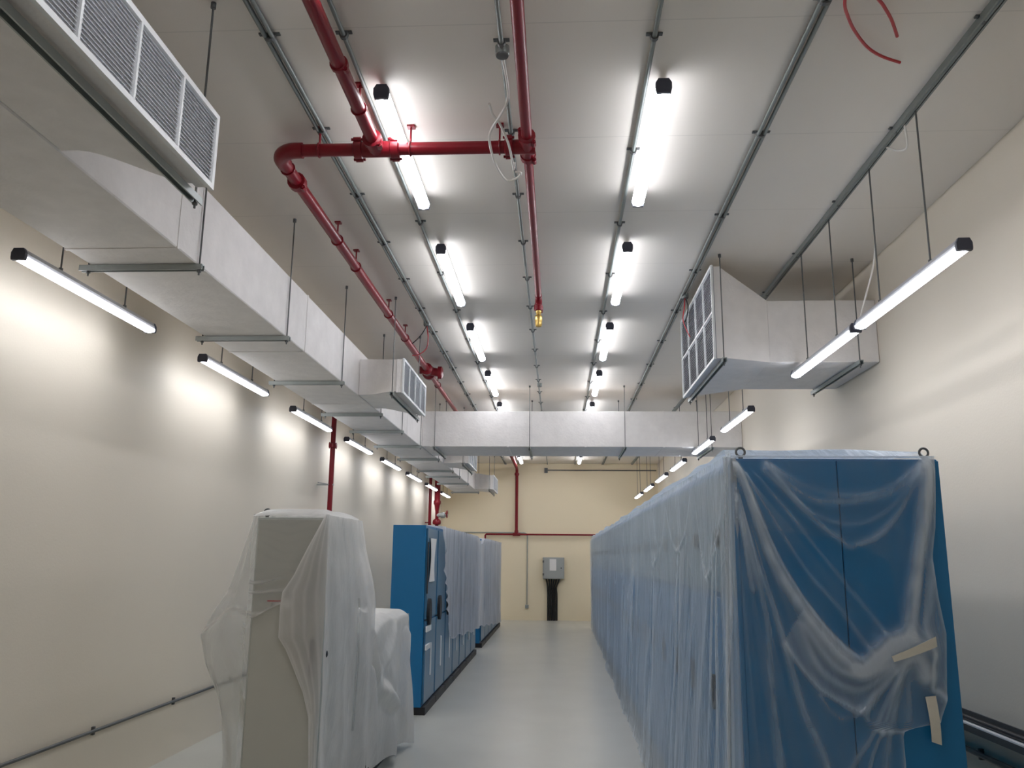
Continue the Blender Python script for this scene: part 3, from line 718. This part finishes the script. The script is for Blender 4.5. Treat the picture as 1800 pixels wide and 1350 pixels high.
# bare opening below the heavy fold next to the gather
D -= .07*inside(P, [(1.0, 1.9), (1.4, 1.85), (1.6, 1.75), (1.62, 1.45), (1.56, 1.37), (1.42, 1.27), (1.2, 1.5)])
D -= .06*inside(P, [(1.70, 1.22), (1.741, 1.178), (1.75, 1.04), (1.65, 1.0), (1.64, 1.2)])
rel = np.minimum(rel, .06+.15*np.clip(rel-.06, 0, 1))*(1-.6*np.exp(-((2.262-z)/.05)**2))
sh.patch(x, 4.188-rel, z, np.clip(D, .03, .9), nu, nv)
# top of the first sheet: puffed over the lifting eyes
nu, nv = 60, 120
u, v = grid(nu, nv)
y = 4.185+5.25*v**1.6
x = .868+1.0*u
P = np.stack([x, y], 1)
rise = np.clip((y-4.30)/.06, 0, 1)
zz = 2.262+rise*(.035+.02*np.sin(PI*u))+.03*(vnoise(P, 2.5, 4)-.3)*rise
sh.patch(x, y, zz, .30+.25*np.exp(-((y-4.22)/.05)**2)+.1*vnoise(P, 6, 8), nu, nv)
# aisle side
def aisle_patch(s, y0, y1, nu, nv, seed, lead):
    u, v = grid(nu, nv)
    y = y0+(y1-y0)*u**1.25
    z = 2.275-(2.262)*v
    P = np.stack([y, z], 1)
    flare = (.905-.0095*(22-y))
    floorx = np.minimum(.868, flare)-.01
    prof = np.clip((2.1-z)/2.1, 0, 1)**1.35
    x = .862+(floorx-.862)*prof
    fold = np.zeros(len(P)); D = .115+.04*vnoise(P*np.array([2, .4]), 3, seed)
    # folds gather at pinch points along the top edge and fan downwards
    pins = [(y0+.35, 2.22)]+[(y0+a*(y1-y0), 2.24) for a in lead]
    for k, (py, pz) in enumerate(pins):
        a = np.arctan2(pz-z, (y-py)); r = np.hypot(y-py, pz-z)
        w = np.clip(1-np.abs(a-PI/2)/(.75 if k == 0 else .5), 0, 1)
        ss = seed+k
        f_ = np.abs(np.sin(a*9+ss+2*np.sin(a*5+ss)))**3
        fold += .035*f_*w*np.clip(r, 0, .9)*np.exp(-((r-.8)/1.3)**2); D += .10*f_*w*np.exp(-((r-.7)/1.2)**2)
    for k in range(int((y1-y0)*2.2)):
        r = np.random.default_rng(seed*31+k); yc = y0+(y1-y0)*r.random(); lean = r.uniform(-.12, .12); w = r.uniform(.03, .14)
        top = r.uniform(.6, 2.25); c = yc+lean*(2.2-z)+.03*np.sin(3*z+k)
        g_ = np.exp(-((y-c)/w)**2)*np.clip((top-z)/.4, 0, 1)
        fold += r.uniform(.008, .022)*g_; D += r.uniform(.02, .12)*g_
    # hanging swags
    for k in range(int((y1-y0)*.8)):
        r = np.random.default_rng(seed*77+k); yc = y0+(y1-y0)*r.random(); hw = r.uniform(.3, .7); dep = r.uniform(.3, .9)
        zc = 2.15-dep*(1-np.clip(((y-yc)/hw)**2, 0, 1)); g_ = np.exp(-((z-zc)/.02)**2)*(np.abs(y-yc) < hw)
        fold += .01*g_; D += .1*g_
    fold += .03*(vnoise(P*np.array([1.2, .5]), 2.2, seed+2)-.5)*np.clip((2.2-z)/.5, 0, 1)
    z2 = np.where(v > .985, .012, z)
    x = x-np.clip(fold, -.006, 1)-.03*np.clip((.12-z)/.12, 0, 1)*vnoise(P*np.array([6, 0]), 1, seed+6)
    s.patch(np.minimum(x, .838 if False else .866-.022*np.clip((2.25-z)/.05, 0, 1)), y, z2, D, nu, nv)
aisle_patch(sh, 4.17, 9.45, 300, 150, 11, (.33, .62, .97))
# bunched film falling down the front corner
nu, nv = 16, 150
u, v = grid(nu, nv); z = 2.255-2.24*v
a = u*1.5*PI/2+PI*.95
R_ = .034+.06*v+.012*np.sin(u*22+3*v)
sh.patch(.872-.012*v+R_*np.cos(a)*.9, 4.215+.10*v*u+R_*np.sin(a)*.25-.02, z, .32+.25*np.abs(np.sin(u*9+2*v)), nu, nv)
sh.build('plastic_sheet', 'film', 'clear polythene sheet draped over the front of the right blue cabinets')
sh = Sheet()
aisle_patch(sh, 9.35, 22.05, 420, 110, 23, (.12, .35, .6, .8))
nu, nv = 40, 140
u, v = grid(nu, nv); y = 9.35+12.7*v; x = .866+1.0*u; P = np.stack([x, y], 1)
sh.patch(x, y, 2.268+.05*vnoise(P, 2, 14), .3+.15*vnoise(P, 5, 3), nu, nv)
sh.build('plastic_sheet', 'film', 'clear polythene sheet over the far part of the right cabinet row')
# tape pieces on the front drape
def ribbon(name, label, quad, y, mat, th=.004, bend_=.012, n=10):
    a, b, c, d = [np.array(q) for q in quad]; m_ = MB(); top = []; bot = []
    for i in range(n+1):
        t_ = i/n; p, q = a+(b-a)*t_, d+(c-d)*t_; yy = y-bend_*math.sin(PI*t_)
        top.append([(p[0], yy, p[1]), (q[0], yy, q[1]), (q[0], yy+th, q[1]), (p[0], yy+th, p[1])])
    m_.loft(top, False, True); return tag(m_.build(name, mat), label, 'tape', 'masking tape on the front drape')
ribbon('masking_tape', 'cream tape strip holding the gathered film on the right blue end panel', [(1.549,1.318),(1.757,1.41),(1.759,1.364),(1.558,1.293)], 4.112, 'tape')
ribbon('masking_tape', 'cream tape strip hanging at the lower hem of the film on the right', [(1.707,1.135),(1.719,.939),(1.762,.925),(1.755,1.14)], 4.165, 'tape')

# left row sheet
sh = Sheet()
nu, nv = 420, 130
u, v = grid(nu, nv)
zt = 2.135-.13*np.exp(-((10.62+11.55*u-16.55)/.5)**2)
yl = 10.62; y = yl+11.55*u
zh = np.interp(y, [10.6, 11.7, 15.3, 16.2, 22.2], [.70, .66, .47, .47, .10])+.02*np.sin(y*5)
z = zt+(zh-zt)*v
y = y+np.clip((11.9-y)/1.28, 0, 1)*(2.1-z)*.74
P = np.stack([y, z], 1)
D = .25+.06*vnoise(P, 4, 3); fold = np.zeros(len(P))
for k in range(60):
    r = np.random.default_rng(500+k); yc = 10.7+11.4*r.random(); w = r.uniform(.02, .07); g_ = np.exp(-((y-yc-r.uniform(-.1, .1)*(2-z)-.03*np.sin(4*z+k))/w)**2)
    fold += r.uniform(.004, .02)*g_; D += r.uniform(.02, .16)*g_
ed = np.exp(-(u*11.55/.25)**2)
fold += .03*ed*np.abs(np.sin(z*14+3*np.sin(z*5))); D += .12*ed*np.abs(np.sin(z*21))
D += .2*np.exp(-((z-zh)/.015)**2)
sh.patch(-1.487+fold, y, z, D, nu, nv)
nu, nv = 30, 160
u, v = grid(nu, nv); y = 10.7+11.4*v; x = -1.9+.413*u; P = np.stack([x, y], 1)
sh.patch(x, y, 2.137-.13*np.exp(-((y-16.55)/.5)**2)+.012*vnoise(P, 3, 6)*np.sin(PI*u), .35+.1*vnoise(P, 4, 2), nu, nv)
sh.build('plastic_sheet', 'film_grey', 'grey translucent film hung over the fronts of the left blue row')

# milky film over the beige cabinet
sh = Sheet()
nu, nv = 40, 60
u, v = grid(nu, nv); x = -2.03+.515*u; y = 5.49+.9*v; P = np.stack([x, y], 1)
edge = np.minimum(np.minimum(u, 1-u), np.minimum(v, 1-v)); 
sh.patch(x, y, 2.004+.045*np.clip(edge/.12, 0, 1)**.7+.015*vnoise(P, 6, 3), .45+.15*vnoise(P, 8, 4), nu, nv)
# left wing, blown away from the cabinet
SIL = [(-2.022,2.02),(-2.084,1.808),(-2.176,1.512),(-2.261,1.384),(-2.335,1.228),(-2.289,1.045),(-2.219,.888),(-2.168,.734),(-2.13,.5),(-2.12,.12)]
sz = np.array([p[1] for p in SIL])[::-1]; sx = np.array([p[0] for p in SIL])[::-1]
nu, nv = 70, 150
u, v = grid(nu, nv); z = 2.02-1.9*v
xs = np.interp(z, sz, sx)
x1 = -2.03; w = np.clip(u/.35, 0, 1); w2 = np.clip((u-.35)/.65, 0, 1)
x = np.where(u < .35, x1+(xs-x1)*np.sin(w*PI/2), xs+(x1-.03-xs)*(w2**2)*.8)
y = 5.50+.06*(1-np.cos(w*PI/2))+.86*w2
P = np.stack([u*1.2, z], 1)
x = x-.018*np.sin(u*26+z*4)*np.sin(PI*u)
D = .27+.1*vnoise(P, 6, 5)+.5*np.exp(-(np.abs(z-(1.31+.06*(1-w)+.05*np.sin(u*14)))/.018)**2)*(u < .5)
D += .25*np.exp(-((z-1.50)/.02)**2)*((u > .12) & (u < .36))*1. + .12*(z < 1.31)*0 + .22*np.exp(-((u-.35)/.03)**2)
sh.patch(x, y, z, D, nu, nv)
# thin film over the upper part of the door
nu, nv = 60, 80
u, v = grid(nu, nv); x = -2.028+.5*u
hz = np.interp(x, [-2.03, -1.973, -1.882, -1.797, -1.52], [1.34, 1.355, 1.407, 1.444, 1.47])
z = 2.01+(hz-2.01)*v; P = np.stack([x, z], 1)
wr = np.abs(np.sin(z*46+5*vnoise(P, 5, 8)+6*x))**6*np.clip((1.72-z)/.2, 0.2, 1)
sh.patch(x, 5.508-.004*wr-.006*vnoise(P, 8, 2), z, .16+.35*wr*vnoise(P, 9, 7)+.6*np.exp(-((z-hz)/.012)**2), nu, nv)
# dense front flap over the right of the door
FL = [(-1.538,2.018),(-1.631,1.83),(-1.726,1.627),(-1.795,1.517),(-1.804,1.426),(-1.802,1.229),(-1.752,1.159),(-1.688,1.037),(-1.623,.899),(-1.577,.745),(-1.56,.5),(-1.55,.1)]
fz = np.array([p[1] for p in FL])[::-1]; fx = np.array([p[0] for p in FL])[::-1]
nu, nv = 60, 160
u, v = grid(nu, nv); z = 2.018-1.9*v
xl = np.interp(z, fz, fx); x = xl+(-1.508-xl)*u; P = np.stack([x, z], 1)
D = .48+.14*vnoise(P*np.array([2, 1]), 5, 6)+.3*np.exp(-(u*(-1.508-xl)/.012)**2)+.15*np.abs(np.sin(u*12+z*3))**6
D += .3*np.exp(-((np.hypot(x+1.76, z-1.44))/.035)**2)
sh.patch(x, 5.485-.022*np.sin(PI*u)-.012*vnoise(P, 7, 1), z, D, nu, nv)
# right side, flaring out towards the back
nu, nv = 80, 150
u, v = grid(nu, nv); z = 2.015-1.93*v; y = 5.485+.90*u
fl = np.interp(z, [0, .5, 1.0, 1.4, 1.55, 1.8, 2.02], [.10, .12, .15, .15, .12, .05, .012])
P = np.stack([y, z], 1)
x = -1.515+fl*u**1.6+.012*np.sin(u*15+z*2)*np.clip((2-z), 0, 1)+.008*vnoise(P, 8, 3)
slit = np.exp(-((y-6.10-.05*(1.3-z))/.012)**2)*(z < 1.45)*(z > .55)
D = .36+.1*vnoise(P*np.array([3, .6]), 5, 9)+.15*np.abs(np.sin(u*11+z))**8-.34*slit
sh.patch(np.maximum(x, -1.512), y, z, np.clip(D, .02, .9), nu, nv)
sh.build('plastic_sheet', 'film_white', 'milky polythene sheet hanging loose over the beige front cabinet')
# film over the low unit
sh = Sheet()
nu, nv = 110, 90
u, v = grid(nu, nv)          # u: along y, v: from the wall side over the top and down the aisle side
y = 6.43+1.84*u
s_ = v
top = 1.24+.06*np.sin(u*PI)*0+.05*vnoise(np.stack([u*3, v], 1), 2, 3)+.12*np.exp(-(u/.08)**2)
hem = .06+.16*(1-u)**2+.03*np.sin(u*17)
vx = np.clip(v/.42, 0, 1); vd = np.clip((v-.42)/.58, 0, 1)
x = -2.03+.585*vx+.05*np.sin(vd*PI*.5)+.045*np.sin(u*13+1)*vd-.0*vd*u-.03*vd*(1-u)
z = np.where(v < .42, top+.0*v, top-.02*0-(top-hem)*vd)
z = z-.06*np.clip((vx-.8)/.2, 0, 1)**2*(v < .42)-.06*(v >= .42)*(1-vd)
for (a, b, amp, w_) in (([(.0, .02), (.12, .18), (.30, .42), (.52, .62)], None, .05, .06), ([(.05, .35), (.10, .7), (.12, 1.)], None, .035, .04), ([(.62, .03), (.5, .2), (.36, .34)], None, .03, .05), ([(.95, .15), (.86, .55), (.84, 1.)], None, .025, .05)):
    dd, _f = seg_dist(np.stack([u, vd], 1), curve(a)); x = x+amp*np.exp(-(dd/w_)**2)*(v > .42)*np.clip(vd*12, 0, 1)-.02*np.exp(-((dd-.09)/.05)**2)*(v > .42)*np.clip(vd*8, 0, 1)
z = z-.05*np.exp(-((u-.22)/.10)**2)*np.clip(v/.42, 0, 1)*(1-vd)
P = np.stack([y, z], 1)
D = .42+.22*vnoise(P*np.array([2, .7]), 4, 6)+.15*np.abs(np.sin(u*13+1.6))**6*vd
sh.patch(np.maximum(x, np.where(v > .6, -1.512, -9)), y, z, D, nu, nv)
# its near and far ends
for ye, sg in ((6.43, -1), (8.27, 1)):
    nu2, nv2 = 30, 50
    u, v = grid(nu2, nv2)
    tp = 1.24+(.12 if sg < 0 else 0)-.03
    z = tp-(tp-(.2 if sg < 0 else .06))*v
    x = -2.03+(.585+.05*np.sin(v*PI*.5)+(.0 if sg > 0 else -.01)*v)*u
    P = np.stack([x, z], 1)
    sh.patch(x, ye+sg*.02*np.sin(u*9)*v, z, .5+.15*vnoise(P, 5, 4), nu2, nv2)
sh.build('plastic_sheet', 'film_white', 'milky polythene sheet over the low cabinet behind the beige cabinet')

# ------------------------------------------------------------------ tidy, camera, view
for o in bpy.data.objects:
    if '_at' in o: del o['_at']
for m_ in bpy.data.materials:
    if 'b' in m_: del m_['b']
cam = bpy.data.cameras.new('camera'); co = bpy.data.objects.new('camera', cam); COL.objects.link(co)
cam.sensor_width = 36; cam.sensor_fit = 'HORIZONTAL'; cam.lens = 36*1455.17/1800; cam.clip_start = .05; cam.clip_end = 100
pi_, ya, ro = .206753, .05599, .0099957
cy, sy, cp, sp = math.cos(ya), math.sin(ya), math.cos(pi_), math.sin(pi_)
Fv = Vector((-sy*cp, cy*cp, sp)); Rv = Vector((cy, sy, 0)); Uv = Rv.cross(Fv)
c, s = math.cos(ro), math.sin(ro)
R2 = c*Rv+s*Uv; U2 = -s*Rv+c*Uv
mw = Matrix((R2, U2, -Fv)).transposed().to_4x4(); mw.translation = Vector((0, 0, 1.75))
co.matrix_world = mw
SC.camera = co
w = bpy.data.worlds.new('world'); SC.world = w; w.use_nodes = True
w.node_tree.nodes['Background'].inputs[0].default_value = (.02, .02, .02, 1)
SC.view_settings.view_transform = 'Standard'; SC.view_settings.look = 'None'
SC.view_settings.exposure = .5; SC.view_settings.gamma = 1.; SC.view_settings.use_curve_mapping = False
SC.cycles.max_bounces = 10; SC.cycles.diffuse_bounces = 6; SC.cycles.transparent_max_bounces = 16
SC.cycles.use_denoising = True; SC.cycles.sample_clamp_indirect = 6
SC.cycles.caustics_reflective = False; SC.cycles.caustics_refractive = False
